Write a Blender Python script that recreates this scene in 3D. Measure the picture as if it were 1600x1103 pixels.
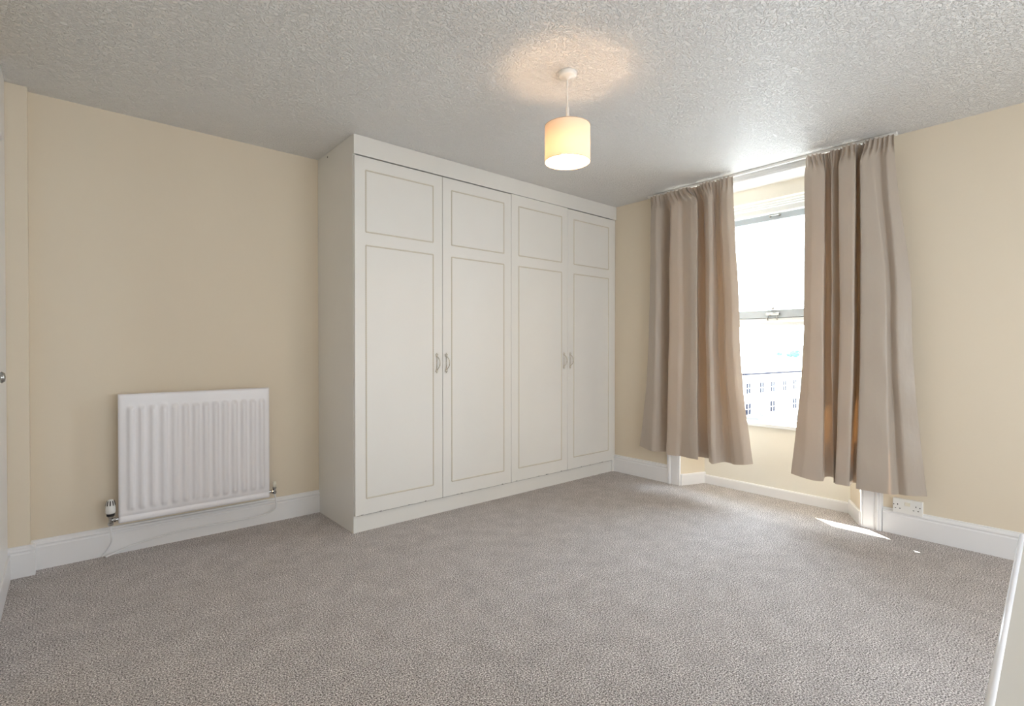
import bpy, bmesh, math, random
from mathutils import Vector, Matrix

for o in list(bpy.data.objects):
    bpy.data.objects.remove(o)
scene = bpy.context.scene
C = scene.collection
PI = math.pi

# ------------------------------------------------------------------ camera
CAM_Z = 1.1157
yaw, pit = math.radians(49.368), math.radians(-0.474)
F = Vector((math.cos(yaw)*math.cos(pit), math.sin(yaw)*math.cos(pit), math.sin(pit)))
R = Vector((math.sin(yaw), -math.cos(yaw), 0))
U = R.cross(F)
cam_d = bpy.data.cameras.new('camera')
cam = bpy.data.objects.new('camera', cam_d)
C.objects.link(cam)
cam.matrix_world = Matrix(((R.x, U.x, -F.x, 0), (R.y, U.y, -F.y, 0), (R.z, U.z, -F.z, CAM_Z), (0, 0, 0, 1)))
cam_d.sensor_fit = 'HORIZONTAL'
cam_d.sensor_width = 36
cam_d.lens = 810.4/1600*36
cam_d.clip_start = 0.01
cam_d.clip_end = 1000
scene.camera = cam

# ------------------------------------------------------------------ world, sun, large lights, exposure
SKY = 24.0
w = bpy.data.worlds.new('sky'); scene.world = w; w.use_nodes = True
bg = w.node_tree.nodes['Background']
bg.inputs[0].default_value = (0.80, 0.89, 1.0, 1)
bg.inputs[1].default_value = SKY

sd = bpy.data.lights.new('sun', 'SUN'); sd.energy = 65; sd.angle = math.radians(0.6); sd.color = (1, 0.95, 0.86)
sun = bpy.data.objects.new('sun', sd); C.objects.link(sun)
sun_dir = Vector((-1, -1.43, -2.36))
sun.rotation_euler = sun_dir.to_track_quat('-Z', 'Y').to_euler()

def area(name, loc, target, sx, sy, power, col, portal=False):
    d = bpy.data.lights.new(name, 'AREA'); d.shape = 'RECTANGLE'; d.size = sx; d.size_y = sy
    d.energy = power; d.color = col
    if portal: d.cycles.is_portal = True
    o = bpy.data.objects.new(name, d); C.objects.link(o); o.location = loc
    o.rotation_euler = (Vector(target)-Vector(loc)).to_track_quat('-Z', 'Y').to_euler()
    return o
area('sash_window_portal', (4.30, 1.70, 1.36), (0, 1.70, 1.36), 1.15, 1.75, 1, (1, 1, 1), True)
# added soft fill light behind the camera; no window is modelled there
area('rear_fill_light', (1.7, -1.42, 1.35), (1.75, 3.0, 1.75), 2.6, 1.8, 80, (0.84, 0.92, 1.0))

scene.view_settings.view_transform = 'Standard'
scene.view_settings.look = 'None'
scene.view_settings.exposure = 0.17
scene.view_settings.gamma = 1
scene.view_settings.use_curve_mapping = False
scene.cycles.use_denoising = True
scene.cycles.max_bounces = 10
scene.cycles.diffuse_bounces = 7
scene.cycles.sample_clamp_indirect = 6
scene.cycles.caustics_reflective = False
scene.cycles.caustics_refractive = False

# ------------------------------------------------------------------ materials
def mat(name, col, rough=0.6, spec=0.5, metal=0.0, bump=None, var=None, sheen=0, sub=None):
    """bump=(scale, strength, distance, detail); var=(scale, colour2, factor)"""
    m = bpy.data.materials.new(name); m.use_nodes = True
    nt = m.node_tree; b = nt.nodes['Principled BSDF']
    b.inputs['Base Color'].default_value = (*col, 1)
    b.inputs['Roughness'].default_value = rough
    b.inputs['Specular IOR Level'].default_value = spec
    b.inputs['Metallic'].default_value = metal
    if sheen: b.inputs['Sheen Weight'].default_value = sheen
    tc = nt.nodes.new('ShaderNodeTexCoord')
    if var:
        n = nt.nodes.new('ShaderNodeTexNoise'); n.inputs['Scale'].default_value = var[0]; n.inputs['Detail'].default_value = 3
        nt.links.new(tc.outputs['Object'], n.inputs['Vector'])
        mx = nt.nodes.new('ShaderNodeMix'); mx.data_type = 'RGBA'
        mx.inputs['A'].default_value = (*col, 1); mx.inputs['B'].default_value = (*var[1], 1)
        mr = nt.nodes.new('ShaderNodeMapRange'); mr.inputs['From Min'].default_value = 0.35; mr.inputs['From Max'].default_value = 0.65
        mr.inputs['To Max'].default_value = var[2]
        nt.links.new(n.outputs['Fac'], mr.inputs['Value']); nt.links.new(mr.outputs['Result'], mx.inputs['Factor'])
        nt.links.new(mx.outputs['Result'], b.inputs['Base Color'])
    if bump:
        n2 = nt.nodes.new('ShaderNodeTexNoise'); n2.inputs['Scale'].default_value = bump[0]; n2.inputs['Detail'].default_value = bump[3]
        nt.links.new(tc.outputs['Object'], n2.inputs['Vector'])
        bp = nt.nodes.new('ShaderNodeBump'); bp.inputs['Strength'].default_value = bump[1]; bp.inputs['Distance'].default_value = bump[2]
        nt.links.new(n2.outputs['Fac'], bp.inputs['Height']); nt.links.new(bp.outputs['Normal'], b.inputs['Normal'])
    return m

M = {}
M['wall'] = mat('cream_wall_paint', (0.775, 0.685, 0.55), 0.75, 0.2, bump=(90, 0.12, 0.002, 3), var=(2.5, (0.76, 0.67, 0.535), 0.5))
M['bay'] = mat('pale_cream_paint', (0.82, 0.785, 0.70), 0.7, 0.2, bump=(90, 0.1, 0.002, 3))
M['gloss'] = mat('white_gloss_paint', (0.84, 0.835, 0.84), 0.28, 0.5, bump=(30, 0.05, 0.002, 2))
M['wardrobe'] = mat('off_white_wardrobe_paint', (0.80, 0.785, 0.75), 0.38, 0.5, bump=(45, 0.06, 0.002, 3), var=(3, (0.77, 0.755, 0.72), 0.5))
M['rope'] = mat('beaded_moulding_shaded', (0.64, 0.59, 0.50), 0.45, 0.5)  # shadow side of the bead is put into this darker colour
M['radiator'] = mat('white_radiator_enamel', (0.84, 0.82, 0.84), 0.3, 0.5)
M['plastic'] = mat('white_plastic', (0.84, 0.83, 0.80), 0.35, 0.5)
M['cream_plastic'] = mat('cream_plastic', (0.80, 0.76, 0.64), 0.35, 0.5)
M['dark'] = mat('dark_recess', (0.015, 0.013, 0.012), 0.7)
M['void'] = mat('gap_shade_and_chip_dark', (0.03, 0.026, 0.022), 0.8)  # near-black for painted shade in the door gaps and for worn chips
M['chrome'] = mat('tarnished_chrome', (0.42, 0.42, 0.41), 0.25, 0.5, 1.0)
M['brass'] = mat('worn_brass_and_white_handle', (0.40, 0.33, 0.22), 0.3, 0.5, 0.75, var=(160, (0.85, 0.82, 0.76), 1.0))
M['sash'] = mat('sash_backlit_grey', (0.42, 0.46, 0.50), 0.35, 0.5)  # grey carries the backlit shade of the sash rails
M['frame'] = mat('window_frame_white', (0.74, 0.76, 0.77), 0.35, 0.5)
M['chest'] = mat('chest_off_white_lacquer', (0.62, 0.60, 0.56), 0.35, 0.5)
M['chest_lip'] = mat('chest_lip_lit_lacquer', (0.86, 0.87, 0.92), 0.25, 0.5)  # lighter, bluer than the top: highlight on the lip put into colour

def carpet_mat():
    m = bpy.data.materials.new('twist_pile_carpet'); m.use_nodes = True
    nt = m.node_tree; b = nt.nodes['Principled BSDF']; N = nt.nodes; L = nt.links
    b.inputs['Roughness'].default_value = 0.95; b.inputs['Specular IOR Level'].default_value = 0.1
    b.inputs['Sheen Weight'].default_value = 0.15
    tc = N.new('ShaderNodeTexCoord')
    n1 = N.new('ShaderNodeTexNoise'); n1.inputs['Scale'].default_value = 185; n1.inputs['Detail'].default_value = 3; n1.inputs['Roughness'].default_value = 0.65
    L.new(tc.outputs['Object'], n1.inputs['Vector'])
    cr = N.new('ShaderNodeValToRGB'); e = cr.color_ramp.elements
    e[0].position = 0.38; e[0].color = (0.10, 0.085, 0.08, 1)
    e[1].position = 0.60; e[1].color = (0.97, 0.92, 0.90, 1)
    x = e.new(0.5); x.color = (0.50, 0.452, 0.432, 1)
    L.new(n1.outputs['Fac'], cr.inputs['Fac'])
    n2 = N.new('ShaderNodeTexNoise'); n2.inputs['Scale'].default_value = 9; n2.inputs['Detail'].default_value = 3
    L.new(tc.outputs['Object'], n2.inputs['Vector'])
    mr = N.new('ShaderNodeMapRange'); mr.inputs['From Min'].default_value = 0.3; mr.inputs['From Max'].default_value = 0.7
    mr.inputs['To Min'].default_value = 0.9; mr.inputs['To Max'].default_value = 1.1
    L.new(n2.outputs['Fac'], mr.inputs['Value'])
    vm = N.new('ShaderNodeVectorMath'); vm.operation = 'SCALE'
    L.new(cr.outputs['Color'], vm.inputs[0]); L.new(mr.outputs['Result'], vm.inputs['Scale'])
    L.new(vm.outputs['Vector'], b.inputs['Base Color'])
    v = N.new('ShaderNodeTexVoronoi'); v.inputs['Scale'].default_value = 260
    L.new(tc.outputs['Object'], v.inputs['Vector'])
    ad = N.new('ShaderNodeMath'); ad.operation = 'SUBTRACT'
    L.new(n1.outputs['Fac'], ad.inputs[0]); L.new(v.outputs['Distance'], ad.inputs[1])
    bp = N.new('ShaderNodeBump'); bp.inputs['Strength'].default_value = 0.7; bp.inputs['Distance'].default_value = 0.006
    L.new(ad.outputs[0], bp.inputs['Height']); L.new(bp.outputs['Normal'], b.inputs['Normal'])
    return m
M['carpet'] = carpet_mat()

def ceiling_mat():
    m = bpy.data.materials.new('stippled_ceiling_coating'); m.use_nodes = True
    nt = m.node_tree; b = nt.nodes['Principled BSDF']; N = nt.nodes; L = nt.links
    b.inputs['Base Color'].default_value = (0.86, 0.85, 0.835, 1)
    b.inputs['Roughness'].default_value = 0.45; b.inputs['Specular IOR Level'].default_value = 0.4
    tc = N.new('ShaderNodeTexCoord')
    n1 = N.new('ShaderNodeTexNoise'); n1.inputs['Scale'].default_value = 84; n1.inputs['Detail'].default_value = 3; n1.inputs['Roughness'].default_value = 0.55
    n1.inputs['Distortion'].default_value = 0.6
    L.new(tc.outputs['Object'], n1.inputs['Vector'])
    mr = N.new('ShaderNodeMapRange'); mr.interpolation_type = 'SMOOTHSTEP'
    mr.inputs['From Min'].default_value = 0.42; mr.inputs['From Max'].default_value = 0.62
    L.new(n1.outputs['Fac'], mr.inputs['Value'])
    bp = N.new('ShaderNodeBump'); bp.inputs['Strength'].default_value = 0.9; bp.inputs['Distance'].default_value = 0.0065
    L.new(mr.outputs['Result'], bp.inputs['Height']); L.new(bp.outputs['Normal'], b.inputs['Normal'])
    return m
M['ceiling'] = ceiling_mat()

def cloth_mat():
    m = bpy.data.materials.new('beige_satin_curtain_cloth'); m.use_nodes = True
    nt = m.node_tree; N = nt.nodes; L = nt.links; b = N['Principled BSDF']
    b.inputs['Base Color'].default_value = (0.46, 0.395, 0.33, 1)
    b.inputs['Roughness'].default_value = 0.42; b.inputs['Specular IOR Level'].default_value = 0.45
    b.inputs['Sheen Weight'].default_value = 0.25
    tc = N.new('ShaderNodeTexCoord')
    mp = N.new('ShaderNodeMapping'); mp.inputs['Scale'].default_value = (14, 14, 5)
    mp.inputs['Rotation'].default_value = (0.5, 0, 0)
    L.new(tc.outputs['Object'], mp.inputs['Vector'])
    n = N.new('ShaderNodeTexNoise'); n.inputs['Scale'].default_value = 1.0; n.inputs['Detail'].default_value = 3
    L.new(mp.outputs['Vector'], n.inputs['Vector'])
    bp = N.new('ShaderNodeBump'); bp.inputs['Strength'].default_value = 0.45; bp.inputs['Distance'].default_value = 0.012
    L.new(n.outputs['Fac'], bp.inputs['Height']); L.new(bp.outputs['Normal'], b.inputs['Normal'])
    tr = N.new('ShaderNodeBsdfTranslucent'); tr.inputs['Color'].default_value = (0.95, 0.42, 0.12, 1)
    mx = N.new('ShaderNodeMixShader'); mx.inputs[0].default_value = 0.013
    L.new(b.outputs[0], mx.inputs[1]); L.new(tr.outputs[0], mx.inputs[2])
    L.new(mx.outputs[0], N['Material Output'].inputs['Surface'])
    return m
M['cloth'] = cloth_mat()

def glass_mat():
    m = bpy.data.materials.new('clear_window_glass'); m.use_nodes = True
    nt = m.node_tree; N = nt.nodes; L = nt.links
    N.remove(N['Principled BSDF'])
    t = N.new('ShaderNodeBsdfTransparent'); t.inputs[0].default_value = (0.96, 0.98, 0.98, 1)
    g = N.new('ShaderNodeBsdfGlossy'); g.inputs['Roughness'].default_value = 0.02
    mx = N.new('ShaderNodeMixShader'); mx.inputs[0].default_value = 0.05
    L.new(t.outputs[0], mx.inputs[1]); L.new(g.outputs[0], mx.inputs[2])
    L.new(mx.outputs[0], N['Material Output'].inputs['Surface'])
    return m
M['glass'] = glass_mat()

def shade_mat():
    m = bpy.data.materials.new('cream_lampshade_fabric'); m.use_nodes = True
    nt = m.node_tree; N = nt.nodes; L = nt.links
    N.remove(N['Principled BSDF'])
    d = N.new('ShaderNodeBsdfDiffuse'); d.inputs[0].default_value = (0.86, 0.78, 0.64, 1)
    t = N.new('ShaderNodeBsdfTranslucent'); t.inputs[0].default_value = (1.0, 0.68, 0.40, 1)
    mx = N.new('ShaderNodeMixShader'); mx.inputs[0].default_value = 0.085
    L.new(d.outputs[0], mx.inputs[1]); L.new(t.outputs[0], mx.inputs[2])
    L.new(mx.outputs[0], N['Material Output'].inputs['Surface'])
    return m
M['shade'] = shade_mat()
def emit(name, col, s):
    m = bpy.data.materials.new(name); m.use_nodes = True; b = m.node_tree.nodes['Principled BSDF']
    b.inputs['Emission Color'].default_value = (*col, 1); b.inputs['Emission Strength'].default_value = s
    return m
M['bulb'] = emit('glowing_bulb', (1.0, 0.64, 0.36), 120)

# outdoors: haze is put into the pale house and roof colours
M['render'] = mat('pale_house_render', (0.86, 0.85, 0.83), 0.8, var=(0.5, (0.80, 0.79, 0.78), 1))
M['roof'] = mat('pale_slate_roof', (0.60, 0.62, 0.65), 0.7, var=(0.8, (0.5, 0.53, 0.57), 1))
M['pane'] = mat('dark_house_pane', (0.01, 0.011, 0.018), 0.6, 0.02)
M['road'] = mat('pale_road', (0.20, 0.20, 0.20), 0.9, var=(0.2, (0.17, 0.17, 0.17), 1))
M['hill'] = mat('pale_hillside', (0.28, 0.31, 0.26), 0.9, var=(0.02, (0.35, 0.38, 0.33), 1))
M['leaf'] = mat('hazy_green_foliage', (0.015, 0.05, 0.05), 0.8, var=(0.6, (0.025, 0.07, 0.07), 1))
M['bark'] = mat('grey_bark', (0.16, 0.13, 0.11), 0.9)
M['car'] = mat('blue_grey_car_paint', (0.03, 0.045, 0.08), 0.3)
M['carglass'] = mat('car_glass', (0.03, 0.04, 0.05), 0.1)
M['tyre'] = mat('tyre_rubber', (0.03, 0.03, 0.03), 0.8)
M['brick'] = mat('outer_masonry', (0.72, 0.70, 0.66), 0.85, bump=(20, 0.3, 0.01, 3))

# ------------------------------------------------------------------ helpers
def obj(name, bm, m, parent=None, smooth=False):
    bmesh.ops.recalc_face_normals(bm, faces=bm.faces)
    me = bpy.data.meshes.new(name); bm.to_mesh(me); bm.free()
    if isinstance(m, (list, tuple)):
        for k in m: me.materials.append(k)
    else: me.materials.append(m)
    if smooth:
        for p in me.polygons: p.use_smooth = True
    o = bpy.data.objects.new(name, me); C.objects.link(o)
    if parent: o.parent = parent
    return o
def tag(o, label=None, cat=None, group=None, kind=None):
    if label: o['label'] = label
    if cat: o['category'] = cat
    if group: o['group'] = group
    if kind: o['kind'] = kind
    return o
def struct(o): o['kind'] = 'structure'; return o
def empty(name, loc=(0, 0, 0), rz=0):
    o = bpy.data.objects.new(name, None); C.objects.link(o); o.location = loc; o.rotation_euler = (0, 0, rz)
    o.empty_display_size = 0.1
    return o
def box(bm, x0, x1, y0, y1, z0, z1, bev=0.0, seg=2):
    n = len(bm.verts)
    b2 = bmesh.new()
    vs = [b2.verts.new((x, y, z)) for x in (x0, x1) for y in (y0, y1) for z in (z0, z1)]
    for f in ((0, 1, 3, 2), (4, 6, 7, 5), (0, 4, 5, 1), (2, 3, 7, 6), (0, 2, 6, 4), (1, 5, 7, 3)):
        b2.faces.new([vs[i] for i in f])
    if bev: bmesh.ops.bevel(b2, geom=b2.edges[:], offset=bev, segments=seg, affect='EDGES', profile=0.5)
    merge(bm, b2)
    return bm
def merge(bm, b2, mtx=None):
    if mtx is not None: bmesh.ops.transform(b2, matrix=mtx, verts=b2.verts)
    mp = {}
    for v in b2.verts: mp[v] = bm.verts.new(v.co)
    for f in b2.faces:
        try: bm.faces.new([mp[v] for v in f.verts])
        except ValueError: pass
    b2.free()
def bxm(*a, **k):
    return box(bmesh.new(), *a, **k)
def prism(bm, poly, z0, z1):
    lo = [bm.verts.new((x, y, z0)) for x, y in poly]; hi = [bm.verts.new((x, y, z1)) for x, y in poly]
    n = len(poly)
    for i in range(n): bm.faces.new((lo[i], lo[(i+1) % n], hi[(i+1) % n], hi[i]))
    bm.faces.new(lo[::-1]); bm.faces.new(hi)
    return bm
def sweep(bm, prof, a, b, nrm, ends=True):
    """profile (d,z) pushed out from the line a-b along nrm"""
    nrm = Vector((nrm[0], nrm[1], 0)).normalized()
    r = []
    for p in (a, b):
        r.append([bm.verts.new((p[0]+nrm.x*d, p[1]+nrm.y*d, z)) for d, z in prof])
    n = len(prof)
    for i in range(n):
        j = (i+1) % n
        bm.faces.new((r[0][i], r[0][j], r[1][j], r[1][i]))
    if ends: bm.faces.new(r[0][::-1]); bm.faces.new(r[1])
    return bm
def tube(bm, pts, rad, sides=8, closed=False, cap=True):
    pts = [Vector(p) for p in pts]; n = len(pts)
    rr = rad if isinstance(rad, (list, tuple)) else [rad]*n
    rings = []; up = None
    for i, p in enumerate(pts):
        if closed: t = (pts[(i+1) % n]-pts[i-1]).normalized()
        else: t = (pts[min(i+1, n-1)]-pts[max(i-1, 0)]).normalized()
        if up is None:
            up = Vector((0, 0, 1)) if abs(t.z) < 0.9 else Vector((1, 0, 0))
        s = t.cross(up)
        if s.length < 1e-4: s = t.cross(Vector((0, 1, 0)))
        s.normalize(); up = s.cross(t).normalized()
        rings.append([bm.verts.new(p+(s*math.cos(2*PI*k/sides)+up*math.sin(2*PI*k/sides))*rr[i]) for k in range(sides)])
    for i in range(n if closed else n-1):
        A = rings[i]; B = rings[(i+1) % n]
        for k in range(sides): bm.faces.new((A[k], A[(k+1) % sides], B[(k+1) % sides], B[k]))
    if cap and not closed:
        bm.faces.new(rings[0][::-1]); bm.faces.new(rings[-1])
    return bm
def lathe(bm, prof, c=(0, 0, 0), seg=24, axis='z', cap=True):
    rings = []
    for r, h in prof:
        ring = []
        for k in range(seg):
            a = 2*PI*k/seg; u, v = r*math.cos(a), r*math.sin(a)
            co = {'z': (c[0]+u, c[1]+v, c[2]+h), 'y': (c[0]+u, c[1]+h, c[2]+v), 'x': (c[0]+h, c[1]+u, c[2]+v)}[axis]
            ring.append(bm.verts.new(co))
        rings.append(ring)
    for A, B in zip(rings, rings[1:]):
        for k in range(seg): bm.faces.new((A[k], A[(k+1) % seg], B[(k+1) % seg], B[k]))
    if cap:
        bm.faces.new(rings[0][::-1]); bm.faces.new(rings[-1])
    return bm
def smooth_pts(pts, n=8):
    pts = [Vector(p) for p in pts]; out = []
    for i in range(len(pts)-1):
        p0 = pts[max(i-1, 0)]; p1 = pts[i]; p2 = pts[i+1]; p3 = pts[min(i+2, len(pts)-1)]
        for k in range(n):
            t = k/n
            out.append(0.5*((2*p1)+(p2-p0)*t+(2*p0-5*p1+4*p2-p3)*t*t+(3*p1-p0-3*p2+p3)*t**3))
    out.append(pts[-1]); return out
def copy_tree(o, parent=None):
    c = o.copy(); C.objects.link(c)
    if parent: c.parent = parent
    for ch in list(o.children): copy_tree(ch, c)
    return c

# ------------------------------------------------------------------ room shell
H = 2.40
XL, XR, YB, YF = -0.226, 3.798, 3.552, -1.45
YW = 2.985          # wardrobe carcass front
RY0, RY1 = 1.04, 2.315    # recess opening in the window wall
BY0, BY1 = 1.17, 2.23     # recess back
BX = 4.03                 # recess back plane
struct(obj('floor', bxm(XL-0.15, 4.45, YF-0.15, YB+0.15, -0.12, 0), M['carpet']))
struct(obj('ceiling', bxm(XL-0.15, 4.45, YF-0.15, YB+0.15, H, H+0.12), M['ceiling']))
struct(obj('wall_back', bxm(XL-0.15, 4.45, YB, YB+0.15, 0, H), M['wall']))
struct(obj('wall_left', bxm(XL-0.15, XL, YF-0.15, YB, 0, H), M['wall']))
struct(obj('wall_front', bxm(XL, 4.45, YF-0.15, YF, 0, H), M['wall']))
struct(obj('wall_boxing', bxm(XL, -0.142, 3.487, YB, 0, H, bev=0.003), M['wall']))
# window wall: solid left and right of the recess, splayed reveals, masonry returns outside
bm = bmesh.new()
prism(bm, [(XR, YF), (XR, RY0), (BX, BY0), (4.20, BY0), (4.20, 1.13), (4.45, 1.08), (4.45, YF)], 0, H)
struct(obj('wall_right', bm, M['wall']))
bm = bmesh.new()
prism(bm, [(XR, YB), (4.45, YB), (4.45, 2.29), (4.20, 2.27), (4.20, BY1), (BX, BY1), (XR, RY1)], 0, H)
struct(obj('wall_right_by_wardrobe', bm, M['wall']))
SILL = 0.553
HEAD = 2.245
struct(obj('wall_under_window', bxm(BX, 4.45, BY0-0.04, BY1+0.04, 0, SILL-0.02), M['bay']))
struct(obj('wall_over_window', bxm(BX, 4.20, BY0-0.04, BY1+0.04, HEAD, H), M['bay']))
struct(obj('wall_recess_head', bxm(XR+0.002, BX, RY0, RY1, 2.353, H), M['gloss']))

# baseboards
OG = [(0, 0), (0.018, 0), (0.018, 0.112), (0.015, 0.117), (0.015, 0.122), (0.019, 0.128), (0.016, 0.136), (0.009, 0.141), (0.008, 0.149), (0, 0.150)]
def board(name, a, b, n, prof=OG):
    return struct(obj(name, sweep(bmesh.new(), prof, a, b, n), M['gloss']))
board('baseboard_back', (-0.142, YB), (1.304, YB), (0, -1))
bb = bmesh.new()
sweep(bb, OG, (XL, 3.487), (-0.1248, 3.487), (0, -1)); sweep(bb, OG, (-0.142, 3.4698), (-0.142, YB-0.0185), (1, 0))
struct(obj('baseboard_boxing', bb, M['gloss']))
board('baseboard_right', (XR, YF), (XR, 0.925), (-1, 0))
board('baseboard_right_by_wardrobe', (XR, 2.425), (XR, 3.0), (-1, 0))
PL = [(0, 0), (0.014, 0), (0.014, 0.062), (0.010, 0.069), (0, 0.072)]
board('baseboard_recess', (BX, BY0), (BX, BY1), (-1, 0), PL)
PS = [(0, 0), (0.014, 0), (0.014, 0.083), (0.010, 0.090), (0, 0.092)]
def splay(name, a, b, n): return board(name, a, b, n, PS)
splay('baseboard_recess_left', (XR, RY1), (BX, BY1), (BY1-RY1, -(BX-XR)))
splay('baseboard_recess_right', (XR, RY0), (BX, BY0), (-(BY0-RY0)*1.0, (BX-XR)))
board('baseboard_front', (XL, YF), (XR, YF), (0, 1))

# moulded casing round the recess (structure trim)
CP = [(0.0, 0.0), (0.0, 0.012), (0.004, 0.017), (0.009, 0.017), (0.013, 0.012), (0.017, 0.019), (0.072, 0.019), (0.075, 0.014), (0.079, 0.014),
      (0.083, 0.023), (0.090, 0.029), (0.097, 0.029), (0.101, 0.022), (0.106, 0.026), (0.113, 0.024), (0.116, 0.010), (0.118, 0.0)]
def casing(name, y0, sgn):
    b = bmesh.new(); rr = []
    for z in (0, H):
        rr.append([b.verts.new((XR-d, y0+sgn*u, z)) for u, d in CP])
    n = len(CP)
    for i in range(n-1): b.faces.new((rr[0][i], rr[0][i+1], rr[1][i+1], rr[1][i]))
    b.faces.new((rr[0][n-1], rr[0][0], rr[1][0], rr[1][n-1])); b.faces.new(rr[0][::-1]); b.faces.new(rr[1])
    return struct(obj(name, b, M['gloss']))
casing('trim_1', RY0+0.004, -1)
casing('trim_2', RY1-0.004, 1)
HP = [(0, 2.345), (0.020, 2.345), (0.024, 2.350), (0.024, 2.358), (0.017, 2.363), (0.017, 2.385), (0.022, 2.39), (0.022, H), (0, H)]
struct(obj('trim_3', sweep(bmesh.new(), HP, (XR, RY0-0.11), (XR, RY1+0.11), (-1, 0)), M['gloss']))

# left wall door, seen only as a sliver
d1 = struct(empty('door_1', (XL, 2.9, 0)))
def lift(o, p):   # keep world position while parenting to an unrotated empty
    o.location = -p.location; o.parent = p; return o
lf = lift(obj('door_leaf', bxm(XL, XL+0.008, 2.42, 3.20, 0.01, 2.03, bev=0.002), M['gloss']), d1)
fr = bmesh.new()
box(fr, XL, XL+0.004, 3.205, 3.480, 0, H-0.001, 0.001); box(fr, XL, XL+0.018, 2.33, 2.415, 0, 2.10, 0.003); box(fr, XL, XL+0.018, 2.415, 3.205, 2.035, 2.10, 0.003)
lift(obj('door_frame', fr, M['gloss']), d1)
bs = bmesh.new(); box(bs, XL, XL+0.014, 2.95, 3.469, 0, 0.12, 0.003)
lift(obj('plinth_block', bs, M['gloss']), d1)
hd = bmesh.new()
lathe(hd, [(0.026, 0.008), (0.026, 0.013), (0.009, 0.018), (0.008, 0.045), (0.016, 0.048), (0.02, 0.056), (0.014, 0.064), (0.002, 0.066)], (XL, 2.49, 1.017), 20, 'x')
lift(obj('door_handle', hd, M['chrome'], smooth=True), d1)

# ------------------------------------------------------------------ sash window
GX = 4.18
w1 = struct(empty('window_1', (4.1, 1.70, SILL)))
def wpart(name, bm, m, **k): return lift(obj(name, bm, m, **k), w1)
b = bmesh.new()
box(b, 3.975, 4.30, BY0-0.035, BY1+0.035, SILL-0.028, SILL, 0.006)
wpart('window_sill', b, M['frame'])
b = bmesh.new()      # box frame: jambs, stepped head
for s0, s1 in ((BY0-0.03, BY0+0.06), (BY1-0.06, BY1+0.03)):
    box(b, 4.12, 4.27, s0, s1, SILL, HEAD+0.02)
box(b, 4.075, 4.27, BY0-0.03, BY1+0.03, 2.228, HEAD+0.03, 0.003)
box(b, 4.088, 4.27, BY0-0.03, BY1+0.03, 2.214, 2.232, 0.003)
box(b, 4.10, 4.27, BY0-0.03, BY1+0.03, 2.202, 2.218, 0.002)
box(b, 4.13, 4.27, BY0-0.03, BY1+0.03, 2.165, 2.205, 0.002)
wpart('window_frame', b, M['frame'])
Y0, Y1 = BY0+0.045, BY1-0.045
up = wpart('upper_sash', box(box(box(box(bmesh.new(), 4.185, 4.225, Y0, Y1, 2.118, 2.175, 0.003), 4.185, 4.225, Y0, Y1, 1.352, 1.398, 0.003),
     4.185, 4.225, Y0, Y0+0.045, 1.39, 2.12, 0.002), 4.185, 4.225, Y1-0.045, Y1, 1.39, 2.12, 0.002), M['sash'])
b = bmesh.new()
box(b, 4.14, 4.18, Y0, Y1, 1.356, 1.416, 0.003)
box(b, 4.14, 4.18, Y0, Y0+0.045, SILL, 1.37, 0.002); box(b, 4.14, 4.18, Y1-0.045, Y1, SILL, 1.37, 0.002)
box(b, 4.14, 4.18, Y0, Y1, SILL, SILL+0.018, 0.002)
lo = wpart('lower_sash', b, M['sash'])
b = sweep(bmesh.new(), [(0, 1.288), (0.012, 1.288), (0.016, 1.294), (0.010, 1.318), (0.022, 1.330), (0.022, 1.350), (0, 1.357)], (4.165, Y0), (4.165, Y1), (-1, 0))
wpart('sash_moulding', b, M['frame'])
wpart('upper_pane', bxm(4.203, 4.207, Y0+0.04, Y1-0.04, 1.39, 2.125), M['glass'])
wpart('lower_pane', bxm(4.158, 4.162, Y0+0.04, Y1-0.04, SILL+0.01, 1.36), M['glass'])
b = bmesh.new()      # sash lock on the meeting rail
box(b, 4.118, 4.139, 1.675, 1.775, 1.372, 1.392, 0.003)
lathe(b, [(0.013, 0), (0.013, 0.012), (0.008, 0.018), (0.003, 0.02)], (4.128, 1.725, 1.416), 14)
tube(b, smooth_pts([(4.128, 1.725, 1.43), (4.105, 1.705, 1.437), (4.10, 1.675, 1.435)], 5), 0.005, 8)
tube(b, [(4.13, 1.69, 1.375), (4.115, 1.69, 1.35), (4.12, 1.69, 1.335)], 0.005, 8); tube(b, [(4.13, 1.76, 1.375), (4.115, 1.76, 1.35), (4.12, 1.76, 1.335)], 0.005, 8)
wpart('sash_lock', b, M['chrome'], smooth=False)
b = bmesh.new()
tube(b, smooth_pts([(4.184, 1.70, 2.152), (4.165, 1.702, 2.152), (4.160, 1.735, 2.150), (4.165, 1.768, 2.152), (4.184, 1.77, 2.152)], 5), 0.0045, 8)
lathe(b, [(0.010, 0), (0.010, -0.004)], (4.184, 1.70, 2.152), 12, 'x'); lathe(b, [(0.010, 0), (0.010, -0.004)], (4.184, 1.77, 2.152), 12, 'x')
wpart('sash_eye', b, M['chrome'])

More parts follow.
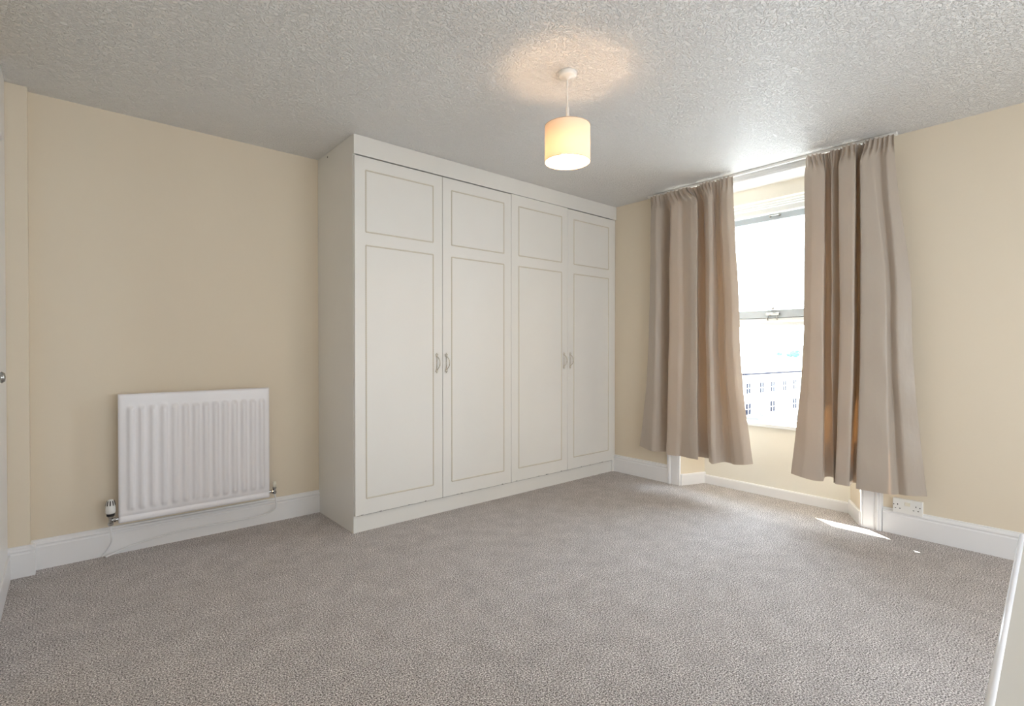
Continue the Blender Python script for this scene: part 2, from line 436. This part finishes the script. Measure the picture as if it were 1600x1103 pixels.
# ------------------------------------------------------------------ fitted wardrobe
WX0, WX1 = 1.304, 3.797
wr = empty('fitted_wardrobe', (2.55, 3.26, 0))
tag(wr, 'white fitted wardrobe with four panelled doors, floor to ceiling beside window wall', 'wardrobe')
def ww(name, bm, m, par=wr, **k):
    o = obj(name, bm, m, **k); o.parent = par; o.location = -wr.location if par is wr else (0, 0, 0); return o
ww('side_panel', bxm(WX0, WX0+0.018, YW, YB-0.0005, 0.0, H-0.001, bev=0.001), M['wardrobe'])
b = bmesh.new(); lathe(b, [(0.006, 0), (0.006, -0.0006)], (WX0, 3.378, 2.372), 12, 'x')
ww('screw_hole', b, M['dark'])
ww('plinth', bxm(WX0+0.018, WX1, YW+0.004, YW+0.022, 0, 0.104, bev=0.001), M['wardrobe'])
ww('fascia', bxm(WX0, WX1, YW-0.018, YW+0.002, 2.283, H-0.001, bev=0.001), M['wardrobe'])
ww('gap_shade_board', bxm(WX0+0.018, WX1-0.001, YW+0.001, YW+0.004, 0.10, 2.29), M['void'])  # dark sheet added to paint the shade in the gaps round the doors
DZ0, DZ1, DT = 0.107, 2.275, 0.018
def bead(w_, h_, ox, oz):
    """rope-like applied bead round a rectangle, in the local XZ plane, standing proud on -Y"""
    pts = []; rad = []; step = 0.0035; s = 0
    cs = [(ox, oz), (ox+w_, oz), (ox+w_, oz+h_), (ox, oz+h_)]
    for i in range(4):
        a = cs[i]; c = cs[(i+1) % 4]; Ln = math.dist(a, c); n = int(Ln/step)
        for k in range(n):
            t = k/n; pts.append((a[0]+(c[0]-a[0])*t, 0, a[1]+(c[1]-a[1])*t))
            rad.append(0.0031+0.0014*abs(math.sin(PI*(s+Ln*t)/0.0125)))
        s += Ln
    bm = bmesh.new()
    rings = []; n = len(pts)
    for i, p in enumerate(pts):
        p0 = Vector(pts[i-1]); p1 = Vector(pts[(i+1) % n]); t = (p1-p0).normalized()
        s_ = Vector((-t.z, 0, t.x)); r = rad[i]
        rings.append([bm.verts.new(Vector(p)+s_*r*math.cos(a)*1.15+Vector((0, -1, 0))*r*math.sin(a)) for a in (0, PI*0.25, PI*0.5, PI*0.75, PI)])
    for i in range(n):
        A = rings[i]; B = rings[(i+1) % n]
        for k in range(4): bm.faces.new((A[k], A[k+1], B[k+1], B[k]))
    me_ = bm
    return me_
def handle(par, x, z):
    b = bmesh.new()
    bow = smooth_pts([(0, 0, 0.045), (0.001, -0.014, 0.040), (0.004, -0.030, 0.022), (0.005, -0.035, 0), (0.004, -0.030, -0.022), (0.001, -0.014, -0.040), (0, 0, -0.045)], 5)
    n = len(bow); tube(b, bow, [0.0022+0.0012*math.sin(PI*i/(n-1)) for i in range(n)], 8)
    tube(b, [(0, -0.002, 0.045), (0.0005, -0.0035, 0), (0, -0.002, -0.045)], [0.002, 0.0013, 0.002], 6)
    for s in (1, -1):
        lathe(b, [(0.001, -0.008), (0.006, -0.006), (0.0075, -0.003), (0.006, 0)], (0, 0, s*0.046), 12, 'y')
        for ang, ln in ((0, 0.021), (0.75, 0.015), (-0.75, 0.015)):
            tip = Vector((math.sin(ang)*ln, -0.003, s*(0.048+math.cos(ang)*ln)))
            mid = Vector((math.sin(ang)*ln*0.6, -0.006, s*(0.048+math.cos(ang)*ln*0.6)))
            tube(b, [(0, -0.003, s*0.048), tuple(mid), tuple(tip)], [0.0025, 0.0042, 0.0015], 7)
    o = obj('handle', b, M['brass'], par, smooth=True); o.location = (x, -DT, z)
    return o
door_x = [(1.307, 1.9265), (1.9295, 2.5385), (2.5415, 3.1535), (3.1565, 3.756)]
bead_cache = {}
for i, (x0, x1) in enumerate(door_x):
    wd = x1-x0
    b = bmesh.new(); box(b, 0, wd, -DT, 0, DZ0, DZ1+(0.005 if i == 2 else 0), 0.0025)
    d = obj('door', b, M['wardrobe'], wr); d.location = Vector((x0, YW-0.0005, 0))-wr.location
    d['label'] = ['leftmost door, handle on its right edge', 'second door from the left, handle on its left edge',
                  'third door from the left, handle on its right edge', 'rightmost door, handle on its left edge'][i]
    for z0, z1 in ((1.824, 2.196), (0.205, 1.742)):
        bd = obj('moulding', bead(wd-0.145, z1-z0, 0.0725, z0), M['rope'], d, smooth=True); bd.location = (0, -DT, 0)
    handle(d, wd-0.047 if i % 2 == 0 else 0.026, 1.020)
    # hairline worn chips along the lower edge
    rnd = random.Random(i+3)
    for k in range(5):
        cx = rnd.uniform(0.03, wd-0.05); cw = rnd.uniform(0.006, 0.016)
        b = bmesh.new()
        prism(b, [(cx, -DT-0.0004), (cx+cw, -DT-0.0004), (cx+cw*0.8, -DT+0.001), (cx+cw*0.2, -DT+0.001)], DZ0+0.0002, DZ0+rnd.uniform(0.0025, 0.005))
        obj('paint_chip', b, M['void'], d)
ww('end_filler', bxm(3.7585, WX1, YW-0.004, YW+0.004, 0.0, 2.283), M['wardrobe'])

# ------------------------------------------------------------------ radiator
RX0, RX1, RZ0, RZ1, RYF = 0.204, 0.962, 0.182, 0.873, 3.452
rad = empty('radiator', (0.58, YB, RZ0))
tag(rad, 'white fluted panel radiator on cream wall left of wardrobe', 'radiator')
def rp(name, bm, m, **k):
    o = obj(name, bm, m, **k); o.parent = rad; o.location = -rad.location; return o
b = bmesh.new()
NF = 14; nx = NF*14+20; zs = []
z = RZ0
zl = [0, .002, .006, .012, .03, .034, .038, .042] + [0.055+0.004*k for k in range(8)] + [0.12, 0.2, 0.3, 0.4, 0.5, 0.57] 
top = (RZ1-RZ0)
zl += [top-0.094+0.004*k for k in range(9)] + [top-0.04, top-0.03, top-0.012, top-0.006, top-0.002, top]
zl = sorted(zl)
fx0, fx1 = RX0+0.030, RX1-0.022
pitch = (fx1-fx0)/NF
def prof(x, zz):
    e = min(x-RX0, RX1-x, top-zz); d = 0.0
    if e < 0.012: d -= 0.010*(1-math.sqrt(max(0, 1-((0.012-e)/0.012)**2)))
    if zz < 0.012: d -= 0.010*(1-math.sqrt(max(0, 1-((0.012-zz)/0.012)**2)))
    if 0.03 < zz < 0.042: d -= 0.004*math.sin(PI*(zz-0.03)/0.012)
    if fx0 < x < fx1:
        u = ((x-fx0)/pitch) % 1.0
        a = 0.5-0.5*math.cos(2*PI*u); a = a*a*(3-2*a)
        t0 = min(1, max(0, (zz-0.055)/0.030)); t1 = min(1, max(0, (top-0.060-zz)/0.034))
        t = (t0*t0*(3-2*t0))*(t1*t1*(3-2*t1))
        d += 0.013*a*t
    return d
xsl = [RX0, RX0+.002, RX0+.006, RX0+.012, RX0+.02] + [fx0+(fx1-fx0)*i/(NF*14) for i in range(NF*14+1)] + [RX1-.012, RX1-.006, RX1-.002, RX1]
grid = [[b.verts.new((x, RYF-prof(x, zz), RZ0+zz)) for zz in zl] for x in xsl]
for i in range(len(xsl)-1):
    for j in range(len(zl)-1): b.faces.new((grid[i][j], grid[i+1][j], grid[i+1][j+1], grid[i][j+1]))
rim = [grid[i][0] for i in range(len(xsl))]+[grid[-1][j] for j in range(1, len(zl))]+[grid[i][-1] for i in range(len(xsl)-2, -1, -1)]+[grid[0][j] for j in range(len(zl)-2, 0, -1)]
back = [b.verts.new((v.co.x, RYF+0.014, v.co.z)) for v in rim]
for i in range(len(rim)):
    j = (i+1) % len(rim); b.faces.new((rim[i], rim[j], back[j], back[i]))
b.faces.new(back[::-1])
rp('front_panel', b, M['radiator'], smooth=True)
b = bmesh.new()
for k in range(30):
    x = RX0+0.04+k*(RX1-RX0-0.08)/29
    box(b, x-0.001, x+0.001, RYF+0.014, RYF+0.05, RZ0+0.05, RZ1-0.05)
box(b, RX0+0.035, RX1-0.035, RYF+0.050, RYF+0.052, RZ0+0.05, RZ1-0.05)
rp('convector_fins', b, M['radiator'])
for x in (RX0+0.12, RX1-0.12):
    rp('bracket', bxm(x-0.015, x+0.015, RYF+0.052, YB-0.001, RZ0+0.1, RZ1-0.1, bev=0.002), M['radiator'])
# thermostatic valve at the left foot
VX, VY = 0.171, 3.468
b = bmesh.new()
tube(b, [(VX, VY, 0.206), (RX0+0.012, VY, 0.206)], 0.0075, 12)
lathe(b, [(0.008, -0.03), (0.012, -0.026), (0.012, -0.014), (0.009, -0.012), (0.009, 0.012), (0.013, 0.014), (0.013, 0.022), (0.010, 0.026)], (VX, VY, 0.206), 6)
lathe(b, [(0.012, 0), (0.012, 0.010)], (VX+0.012, VY, 0.206), 6, 'x')
rp('valve_body', b, M['chrome'])
b = bmesh.new()
lathe(b, [(0.016, 0), (0.018, 0.004), (0.018, 0.013), (0.015, 0.015)], (VX, VY, 0.228), 20)
rp('valve_collar', b, M['dark'])
b = bmesh.new()
lathe(b, [(0.017, 0), (0.0215, 0.006), (0.022, 0.03), (0.019, 0.05), (0.015, 0.066), (0.010, 0.073), (0.002, 0.075)], (VX, VY, 0.242), 28)
vh = rp('valve_head', b, M['plastic'], smooth=True)
b = bmesh.new()
for k in range(10):
    a = 2*PI*k/10+0.2
    c = Vector((VX, VY, 0)); dr = Vector((math.cos(a), math.sin(a), 0)); tn = Vector((-dr.y, dr.x, 0))
    p = []
    for zz, r in ((0.286, 0.0213), (0.300, 0.0185), (0.311, 0.0152)):
        p.append([b.verts.new(c+dr*(r+0.0008)+tn*(0.0024*sg)+Vector((0, 0, zz))) for sg in (-1, 1)])
    for q0, q1 in zip(p, p[1:]): b.faces.new((q0[0], q0[1], q1[1], q1[0]))
o = obj('slots', b, M['dark'], vh)
# lockshield valve at the right foot
LX = 0.993
b = bmesh.new()
tube(b, [(LX, VY, 0.215), (RX1-0.012, VY, 0.215)], 0.0075, 12)
lathe(b, [(0.008, -0.018), (0.013, -0.014), (0.013, -0.002), (0.009, 0), (0.009, 0.014), (0.012, 0.016), (0.012, 0.024)], (LX, VY, 0.215), 6)
lathe(b, [(0.012, 0), (0.012, -0.010)], (LX-0.012, VY, 0.215), 6, 'x')
rp('lockshield_body', b, M['chrome'])
b = bmesh.new(); lathe(b, [(0.010, 0), (0.0105, 0.02), (0.009, 0.036), (0.003, 0.038)], (LX, VY, 0.239), 16)
rp('lockshield_cap', b, M['cream_plastic'], smooth=True)
b = bmesh.new()
tube(b, smooth_pts([(VX, VY, 0.178), (VX+0.002, 3.47, 0.13), (0.175, 3.49, 0.085), (0.160, 3.505, 0.045), (0.135, 3.515, 0.006)], 8), 0.0042, 8)
rp('pipe', b, M['gloss'], smooth=True)
b = bmesh.new()
tube(b, smooth_pts([(LX, VY, 0.198), (1.005, 3.48, 0.15), (1.005, 3.49, 0.100), (0.97, 3.50, 0.073), (0.88, 3.51, 0.060), (0.70, 3.515, 0.062), (0.52, 3.515, 0.064), (0.36, 3.515, 0.050),
      (0.26, 3.515, 0.033), (0.19, 3.51, 0.014), (0.15, 3.50, 0.006)], 8), 0.0045, 8)
rp('pipe', b, M['gloss'], smooth=True)

# ------------------------------------------------------------------ curtains on their track
KL = [(2.528,2.544,2.634,0.000),(2.456,2.453,2.490,0.035),(2.424,2.421,2.442,0.010),(2.382,2.385,2.370,-0.045),(2.304,2.313,2.339,0.050),(2.251,2.236,2.256,0.045),(2.221,2.201,2.231,0.030),(2.138,2.123,2.131,0.050),(2.082,2.076,2.067,0.045),(2.135,2.126,2.123,-0.030),(2.087,2.062,2.038,-0.040),(2.038,2.024,1.995,0.020),(1.991,1.977,1.948,0.050),(1.963,1.955,1.921,0.035),(1.983,1.953,1.895,-0.020),(1.947,1.903,1.841,-0.010),(1.906,1.868,1.788,0.030),(1.860,1.813,1.720,0.035),(1.824,1.773,1.670,0.010)]
KR = [(1.337,1.336,1.412,0.020),(1.286,1.289,1.331,0.035),(1.250,1.249,1.271,0.030),(1.216,1.219,1.218,0.020),(1.231,1.233,1.229,-0.035),(1.203,1.198,1.182,-0.040),(1.180,1.175,1.156,0.020),(1.164,1.159,1.151,0.000),(1.149,1.144,1.139,-0.020),(1.133,1.117,1.141,0.045),(1.082,1.070,1.104,0.050),(1.039,1.041,1.064,0.045),(1.065,1.060,1.080,-0.055),(1.041,1.033,1.042,-0.055),(1.015,1.006,1.025,0.050),(0.983,0.935,0.930,0.045),(0.953,0.880,0.857,0.035),(0.928,0.869,0.823,0.005),(0.891,0.833,0.780,0.025),(0.857,0.769,0.693,0.000)]
def curtain(name, K, hem, seed, label):
    rnd = random.Random(seed)
    ZT = 2.374; n = len(K); sub = 8; nu = (n-1)*sub+1; nv = 72
    def at(u, col):
        i = min(int(u), n-2); t = u-i
        p = [K[max(i-1, 0)][col], K[i][col], K[i+1][col], K[min(i+2, n-1)][col]]
        # tension between a straight line and a spline keeps folds crisp
        cr = 0.5*((2*p[1])+(p[2]-p[0])*t+(2*p[0]-5*p[1]+4*p[2]-p[3])*t*t+(3*p[1]-p[0]-3*p[2]+p[3])*t**3)
        return 0.40*cr+0.60*(p[1]+(p[2]-p[1])*t)
    ph = [rnd.uniform(0, 6.28) for _ in range(4)]
    bm = bmesh.new(); g = []
    yA, yB = K[0][0], K[-1][0]
    for iu in range(nu):
        u = iu/sub; un = u/(n-1); colv = []
        a, m_, c, d = at(u, 0), at(u, 1), at(u, 2), at(u, 3)
        hz = hem(un)
        for iv in range(nv+1):
            v = (iv/nv)**1.25            # denser rows near the header
            zz = ZT+(hz-ZT)*v
            if v < 0.5:
                t = v/0.5; t = t*t*(3-2*t); y = a+(m_-a)*t
            else:
                t = (v-0.5)/0.5; t = t**1.6; y = m_+(c-m_)*t
            # header: cloth drawn evenly along the tape into small gathers
            q = max(0, 1-(ZT-zz)/0.14); q = q*q*(3-2*q)
            ylin = yA+(yB-yA)*un
            y = y*(1-0.75*q)+ylin*0.75*q
            dd = d*(1-0.62*q)*(0.85+0.15*min(1, v*2))
            gth = 0.0095*math.sin(2*PI*un*23+ph[0]+1.5*math.sin(9*un+ph[1]))*min(1, q*1.5)
            tape = 0.004*math.exp(-((ZT-zz-0.055)/0.012)**2)
            rip = 0.0035*math.sin(7*zz+ph[2]+9*un)*(1-q) + 0.002*math.sin(17*zz+ph[3]+23*un)*(1-q)
            edge = 0.0
            x = 3.694-dd*1.3-gth+tape+rip
            ztop = 0.004*math.sin(2*PI*un*23+ph[0]+0.8)*q if iv < 4 else 0
            x = min(x, 3.768 if zz < 2.3 else 3.728)
            colv.append(bm.verts.new((x, y, zz+ztop)))
        g.append(colv)
    for i in range(nu-1):
        for j in range(nv): bm.faces.new((g[i][j], g[i+1][j], g[i+1][j+1], g[i][j+1]))
    # turned hem: the lower edge folds back up behind
    for i in range(nu-1):
        pass
    root = empty(name, (3.70, (yA+yB)/2, ZT))
    o = obj('drape', bm, M['cloth'], root, smooth=True); o.location = -root.location
    # stitched heading tape behind the gathers
    b2 = bmesh.new()
    lo = min(yA, yB)+0.02; hi = max(yA, yB)-0.02
    box(b2, 3.7295, 3.7310, lo, hi, 2.315, 2.365)
    t = obj('heading_tape', b2, M['plastic'], root); t.location = -root.location
    # hooks
    b3 = bmesh.new()
    for k in range(9):
        y = lo+(hi-lo)*k/8
        tube(b3, smooth_pts([(3.724, y, 2.345), (3.729, y, 2.352), (3.729, y, 2.370), (3.733, y, 2.379)], 4), 0.0016, 6)
    t = obj('hooks', b3, M['plastic'], root); t.location = -root.location; t['kind'] = 'stuff'
    tag(root, label, 'curtain')
    return root
def lerp(a, b, t): return a+(b-a)*t
def hemL(u):
    return 0.272+0.018*max(0, 1-u/0.06)-0.012*math.exp(-((u-0.66)/0.06)**2)+0.028*max(0, (u-0.86)/0.14)
def hemR(u):
    return 0.268+0.022*math.exp(-((u-0.24)/0.06)**2)+0.014*max(0, 1-u/0.10)+0.012*max(0, (u-0.88)/0.12)-0.004*math.sin(9*u)
curtain('curtain', KL, hemL, 4, 'beige lined curtain on the left of the window, nearer the wardrobe')
curtain('curtain', KR, hemR, 9, 'beige lined curtain on the right of the window, above the wall socket')
tr = empty('curtain_track', (3.735, 1.7, 2.385))
tag(tr, 'thin white plastic curtain track on the ceiling line above both curtains', 'curtain track')
def tp(name, bm, m, **k):
    o = obj(name, bm, m, **k); o.parent = tr; o.location = -tr.location; return o
tp('rail', bxm(3.722, 3.745, 0.86, 2.57, 2.382, 2.399, bev=0.003), M['plastic'])
for y in (0.858, 2.572): tp('end_stop', bxm(3.719, 3.748, y-0.008, y+0.008, 2.380, 2.399, bev=0.003), M['plastic'])

# ------------------------------------------------------------------ pendant lamp
PX, PY = 1.773, 1.670
pl = empty('pendant_lamp', (PX, PY, H))
tag(pl, 'lit pendant lamp with cream drum shade hanging from the ceiling', 'lamp')
def pp(name, bm, m, par=pl, **k):
    o = obj(name, bm, m, **k); o.parent = par
    if par is pl: o.location = -pl.location
    return o
b = bmesh.new(); lathe(b, [(0.042, -0.0005), (0.043, -0.006), (0.041, -0.018), (0.036, -0.024), (0.012, -0.026), (0.009, -0.032), (0.004, -0.033)], (PX, PY, H), 40)
pp('ceiling_rose', b, M['plastic'], smooth=True)
b = bmesh.new(); tube(b, smooth_pts([(PX, PY, H-0.03), (PX-0.001, PY+0.001, 2.32), (PX+0.0005, PY, 2.25), (PX+0.001, PY, 2.14)], 6), 0.003, 10)
pp('flex', b, M['plastic'], smooth=True)
b = bmesh.new(); lathe(b, [(0.004, 0.10), (0.007, 0.096), (0.008, 0.0), (0.016, -0.012), (0.018, -0.03), (0.018, -0.06), (0.015, -0.065)], (PX, PY, 2.142), 24)
pp('lamp_holder', b, M['plastic'], smooth=True)
SR, SZ0, SZ1 = 0.105, 1.984, 2.149
b = bmesh.new()
lathe(b, [(SR, SZ0), (SR, SZ0+0.04), (SR, SZ0+0.08), (SR, SZ1)], (PX, PY, 0), 64, cap=False)
sh = pp('lamp_shade', b, M['shade'], smooth=True)
b = bmesh.new()
M['rimtape'] = mat('shade_rim_tape', (0.55, 0.42, 0.30), 0.6)
for zz in (SZ0, SZ1):
    b = bmesh.new(); tube(b, [(PX+SR*math.cos(a*2*PI/64), PY+SR*math.sin(a*2*PI/64), zz) for a in range(64)], 0.0014, 6, closed=True)
    obj('shade_rim', b, M['rimtape'], sh)
b = bmesh.new()
for k in range(3):
    a = 2*PI*k/3; tube(b, [(PX+0.02*math.cos(a), PY+0.02*math.sin(a), 2.115), (PX+SR*math.cos(a), PY+SR*math.sin(a), SZ1-0.002)], 0.0014, 6)
tube(b, [(PX+0.02*math.cos(a*2*PI/24), PY+0.02*math.sin(a*2*PI/24), 2.115) for a in range(24)], 0.0015, 6, closed=True)
obj('shade_carrier', b, M['plastic'], sh)
b = bmesh.new()
lathe(b, [(0.012, 0.062), (0.014, 0.05), (0.024, 0.03), (0.028, 0.008), (0.024, -0.012), (0.012, -0.023), (0.001, -0.026)], (PX, PY, 2.016), 24)
pp('light_bulb', b, M['bulb'], smooth=True)

# ------------------------------------------------------------------ wall socket
so = empty('wall_socket', (XR, 0.80, 0.178))
tag(so, 'white double wall socket above the baseboard under the right curtain', 'socket')
def sp(name, bm, m, par=so, **k):
    o = obj(name, bm, m, **k); o.parent = par
    if par is so: o.location = -so.location
    return o
SY0, SY1, SZa, SZb, SX = 0.727, 0.872, 0.136, 0.222, 3.768
sp('back_box', bxm(SX+0.008, XR, SY0+0.002, SY1-0.002, SZa+0.002, SZb-0.002, bev=0.002), M['plastic'])
sp('face_plate', bxm(SX, SX+0.009, SY0, SY1, SZa, SZb, bev=0.003), M['plastic'])
sp('switch', bxm(SX-0.004, SX+0.002, SY1-0.086, SY1-0.060, SZb-0.038, SZb-0.018, bev=0.002), M['cream_plastic'])
for u0, sc in ((0.025, 0.006), (0.113, 0.132)):
    b = bmesh.new()
    box(b, SX-0.0004, SX+0.002, SY1-u0-0.002, SY1-u0+0.002, SZb-0.040, SZb-0.031)
    for k in (-0.011, 0.011): box(b, SX-0.0004, SX+0.002, SY1-u0+k-0.0035, SY1-u0+k+0.0035, SZb-0.0605, SZb-0.0565)
    sp('pin_holes', b, M['dark'])
    b = bmesh.new(); lathe(b, [(0.003, 0), (0.003, -0.0004)], (SX, SY1-sc, SZb-0.038), 12, 'x')
    sp('screw', b, M['dark'])

# ------------------------------------------------------------------ chest of drawers by the camera
ch = empty('chest_of_drawers', (1.436, 0.124, 0), math.radians(2.9))
tag(ch, 'white chest of drawers with rounded lip at the lower right corner', 'chest of drawers')
CT = 0.75; CLn = 0.95; CDp = 0.48     # local: x from -CLn..0, y from -CDp..0
def cp(name, bm, m, par=ch, **k): return obj(name, bm, m, par, **k)
cp('carcass', bxm(-CLn+0.02, -0.02, -CDp+0.005, -0.02, 0.05, CT-0.022, bev=0.003), M['chest'])
cp('plinth', bxm(-CLn+0.035, -0.035, -CDp+0.01, -0.04, 0, 0.05), M['chest'])
cp('top', bxm(-CLn, 0, -CDp, 0, CT-0.022, CT-0.003, bev=0.004), M['chest'])
b = bmesh.new()
loop = [(-CLn+0.005, -CDp+0.004), (-CLn+0.005, -0.005), (-0.005, -0.005), (-0.005, -CDp+0.004)]
for a_, c_ in zip(loop, loop[1:]):
    tube(b, [(a_[0], a_[1], CT-0.006), (c_[0], c_[1], CT-0.005)], 0.0045, 14)
for q in loop[1:3]:
    s_ = bmesh.new(); bmesh.ops.create_uvsphere(s_, u_segments=14, v_segments=10, radius=0.0046); merge(b, s_, Matrix.Translation((q[0], q[1], CT-0.005)))
cp('edge_lip', b, M['chest_lip'], smooth=True)
for k in range(3):
    z0 = 0.07+k*0.218
    dr = cp('drawer', bxm(-CLn+0.035, -0.035, -0.02, -0.004, z0, z0+0.208, bev=0.004), M['chest'])

# ------------------------------------------------------------------ outdoors, far below the window
GZ = -8.0
bm = bmesh.new(); box(bm, 5.5, 400, -150, 260, GZ-0.3, GZ)
struct(obj('street_ground', bm, M['road']))
bm = bmesh.new(); N_ = 40
gr = []
for i in range(N_+1):
    row = []
    for j in range(7):
        a = math.radians(-35+i*110/N_); r = 130+j*35
        h = GZ+ (0, 0.8, 2.8, 4.8, 6.6, 7.9, 8.2)[j]*(1+0.10*math.sin(i*0.7+j)+0.08*math.sin(i*1.9))
        row.append(bm.verts.new((r*math.cos(a), r*math.sin(a), h)))
    gr.append(row)
for i in range(N_):
    for j in range(6): bm.faces.new((gr[i][j], gr[i+1][j], gr[i+1][j+1], gr[i][j+1]))
struct(obj('hillside_ground', bm, M['hill'], smooth=True))

def house(origin, ang, wdt, dep, eave, ridge, label, first):
    hs = empty('terraced_house', origin, ang)
    tag(hs, label, 'house')
    b = bmesh.new(); box(b, 0.02, wdt-0.02, 0, dep, 0, eave)
    obj('walls', b, M['render'], hs)
    b = bmesh.new()
    v = [b.verts.new(p) for p in ((.02, -0.35, eave), (wdt-.02, -0.35, eave), (wdt-.02, dep+0.35, eave), (.02, dep+0.35, eave), (.02, dep/2, ridge), (wdt-.02, dep/2, ridge))]
    for f in ((0, 1, 5, 4), (2, 3, 4, 5), (0, 4, 3), (1, 2, 5), (3, 2, 1, 0)): b.faces.new([v[i] for i in f])
    obj('roof', b, M['roof'], hs)
    obj('gutter', tube(bmesh.new(), [(.02, -0.38, eave), (wdt-.02, -0.38, eave)], 0.12, 8), M['pane'], hs)
    b = bmesh.new(); box(b, 0.15, 0.75, dep/2-0.5, dep/2+0.5, ridge-0.7, ridge+0.8)
    for k in (-0.25, 0.25): lathe(b, [(0.12, 0), (0.10, 0.4)], (0.45, dep/2+k, ridge+0.8), 10)
    obj('chimney', b, M['render'], hs)
    for (x, z, w2, h2) in ((wdt*0.22, 3.5, 1.0, 1.35), (wdt*0.68, 3.5, 1.0, 1.35), (wdt*0.68, 0.9, 1.3, 1.4)):
        f = bmesh.new()
        box(f, x-w2/2-.07, x+w2/2+.07, -0.06, 0.02, z-.07, z); box(f, x-w2/2-.07, x+w2/2+.07, -0.06, 0.02, z+h2, z+h2+.07)
        box(f, x-w2/2-.07, x-w2/2, -0.06, 0.02, z, z+h2); box(f, x+w2/2, x+w2/2+.07, -0.06, 0.02, z, z+h2)
        box(f, x-.03, x+.03, -0.06, 0.02, z, z+h2); box(f, x-w2/2, x+w2/2, -0.06, 0.02, z+h2/2-.03, z+h2/2+.03)
        fo = obj('window', f, M['frame'], hs)
        for sx in (0, 1):
            for sz in (0, 1):
                obj('pane', bxm(x-w2/2+sx*w2/2+.03, x+sx*w2/2-.03, -0.025, 0.01, z+sz*h2/2+.03, z+(sz+1)*h2/2-.03), M['pane'], fo)
    obj('front_door', bxm(wdt*0.22-.45, wdt*0.22+.45, -0.04, 0.02, 0.05, 2.1), M['car'], hs)
    return hs
row_o = Vector((60.0, 30.0, GZ)); ang = math.atan2(-0.7, 10); dx = Vector((math.cos(ang), math.sin(ang), 0))
labs = ['pale rendered house at the left of the terrace outside, beside the left curtain', 'pale rendered house in the middle of the terrace seen through the window',
        'pale rendered house at the right of the terrace outside, beside the right curtain']
for k in range(3):
    house(row_o+dx*6.0*k, ang, 6.0, 8.0, 6.0+0.0*k, 8.6, labs[k], k == 0)

def tree(loc, h, r, seed, label):
    rnd = random.Random(seed); t = empty('tree', loc)
    tag(t, label, 'tree', 'hazy trees beyond the terrace')
    b = bmesh.new(); tube(b, [(0, 0, 0), (0.1, 0, h*0.35), (0, 0.1, h*0.6)], [r*0.09, r*0.07, r*0.04], 7)
    obj('trunk', b, M['bark'], t)
    b = bmesh.new()
    for k in range(9):
        s = bmesh.new(); bmesh.ops.create_icosphere(s, subdivisions=2, radius=r*rnd.uniform(0.38, 0.6))
        for v in s.verts: v.co *= rnd.uniform(0.82, 1.15)
        merge(b, s, Matrix.Translation((rnd.uniform(-.6, .6)*r, rnd.uniform(-.6, .6)*r, h*0.68+rnd.uniform(-.3, .35)*r)))
    obj('crown', b, M['leaf'], t)
def at(px, depth, z):      # a point at that depth along the view through column px
    d = F*depth+R*((px-800)/810.4*depth)
    return (d.x, d.y, z)
tree(at(1162, 100, GZ), 7.8, 1.7, 1, 'hazy blue-green tree low beside the left curtain edge')
tree(at(1173, 104, GZ), 7.8, 1.4, 2, 'hazy blue-green tree just right of the one beside the left curtain')
tree(at(1217, 150, GZ+3), 6.6, 1.0, 3, 'small lone hazy tree on the skyline in mid window')
tree(at(1243, 150, GZ+3), 6.8, 1.5, 4, 'hazy green tree on the skyline beside the right curtain')
tree(at(1233, 152, GZ+3), 6.4, 1.0, 5, 'small hazy tree just left of the skyline tree beside the right curtain')

def car(loc, rz, label):
    c = empty('car', loc, rz); tag(c, label, 'car')
    b = bmesh.new()
    pr = [(-2.1, 0.25), (2.1, 0.25), (2.15, 0.7), (1.9, 0.85), (1.0, 0.95), (-1.9, 0.98), (-2.15, 0.7)]
    for y in (-0.85, 0.85): pass
    L0 = [b.verts.new((x, -0.85, z)) for x, z in pr]; L1 = [b.verts.new((x, 0.85, z)) for x, z in pr]
    for i in range(len(pr)): j = (i+1) % len(pr); b.faces.new((L0[i], L0[j], L1[j], L1[i]))
    b.faces.new(L0[::-1]); b.faces.new(L1)
    bmesh.ops.bevel(b, geom=b.edges[:], offset=0.06, segments=2, affect='EDGES')
    obj('body', b, M['car'], c)
    b = bmesh.new()
    lo = [b.verts.new(p) for p in ((-1.8, -.78, .95), (1.0, -.78, .95), (1.0, .78, .95), (-1.8, .78, .95))]; hi = [b.verts.new(p) for p in ((-1.3, -.62, 1.42), (.3, -.62, 1.42), (.3, .62, 1.42), (-1.3, .62, 1.42))]
    for i in range(4): j = (i+1) % 4; b.faces.new((lo[i], lo[j], hi[j], hi[i]))
    b.faces.new(hi); b.faces.new(lo[::-1])
    obj('cabin_glass', b, M['carglass'], c)
    obj('roof', bxm(-1.3, 0.3, -0.63, 0.63, 1.41, 1.46, bev=0.02), M['car'], c)
    for x in (-1.3, 1.3):
        for y in (-0.85, 0.85):
            b = bmesh.new(); lathe(b, [(0.31, -0.1), (0.33, -0.08), (0.33, 0.08), (0.31, 0.1)], (x, y, 0.33), 18, 'y'); obj('wheel', b, M['tyre'], c)
car(at(1178, 57, GZ), 0.3, 'blue-grey parked car just above the window sill by the left curtain')
car(at(1246, 60, GZ), 0.3, 'blue-grey parked car just above the window sill by the right curtain')
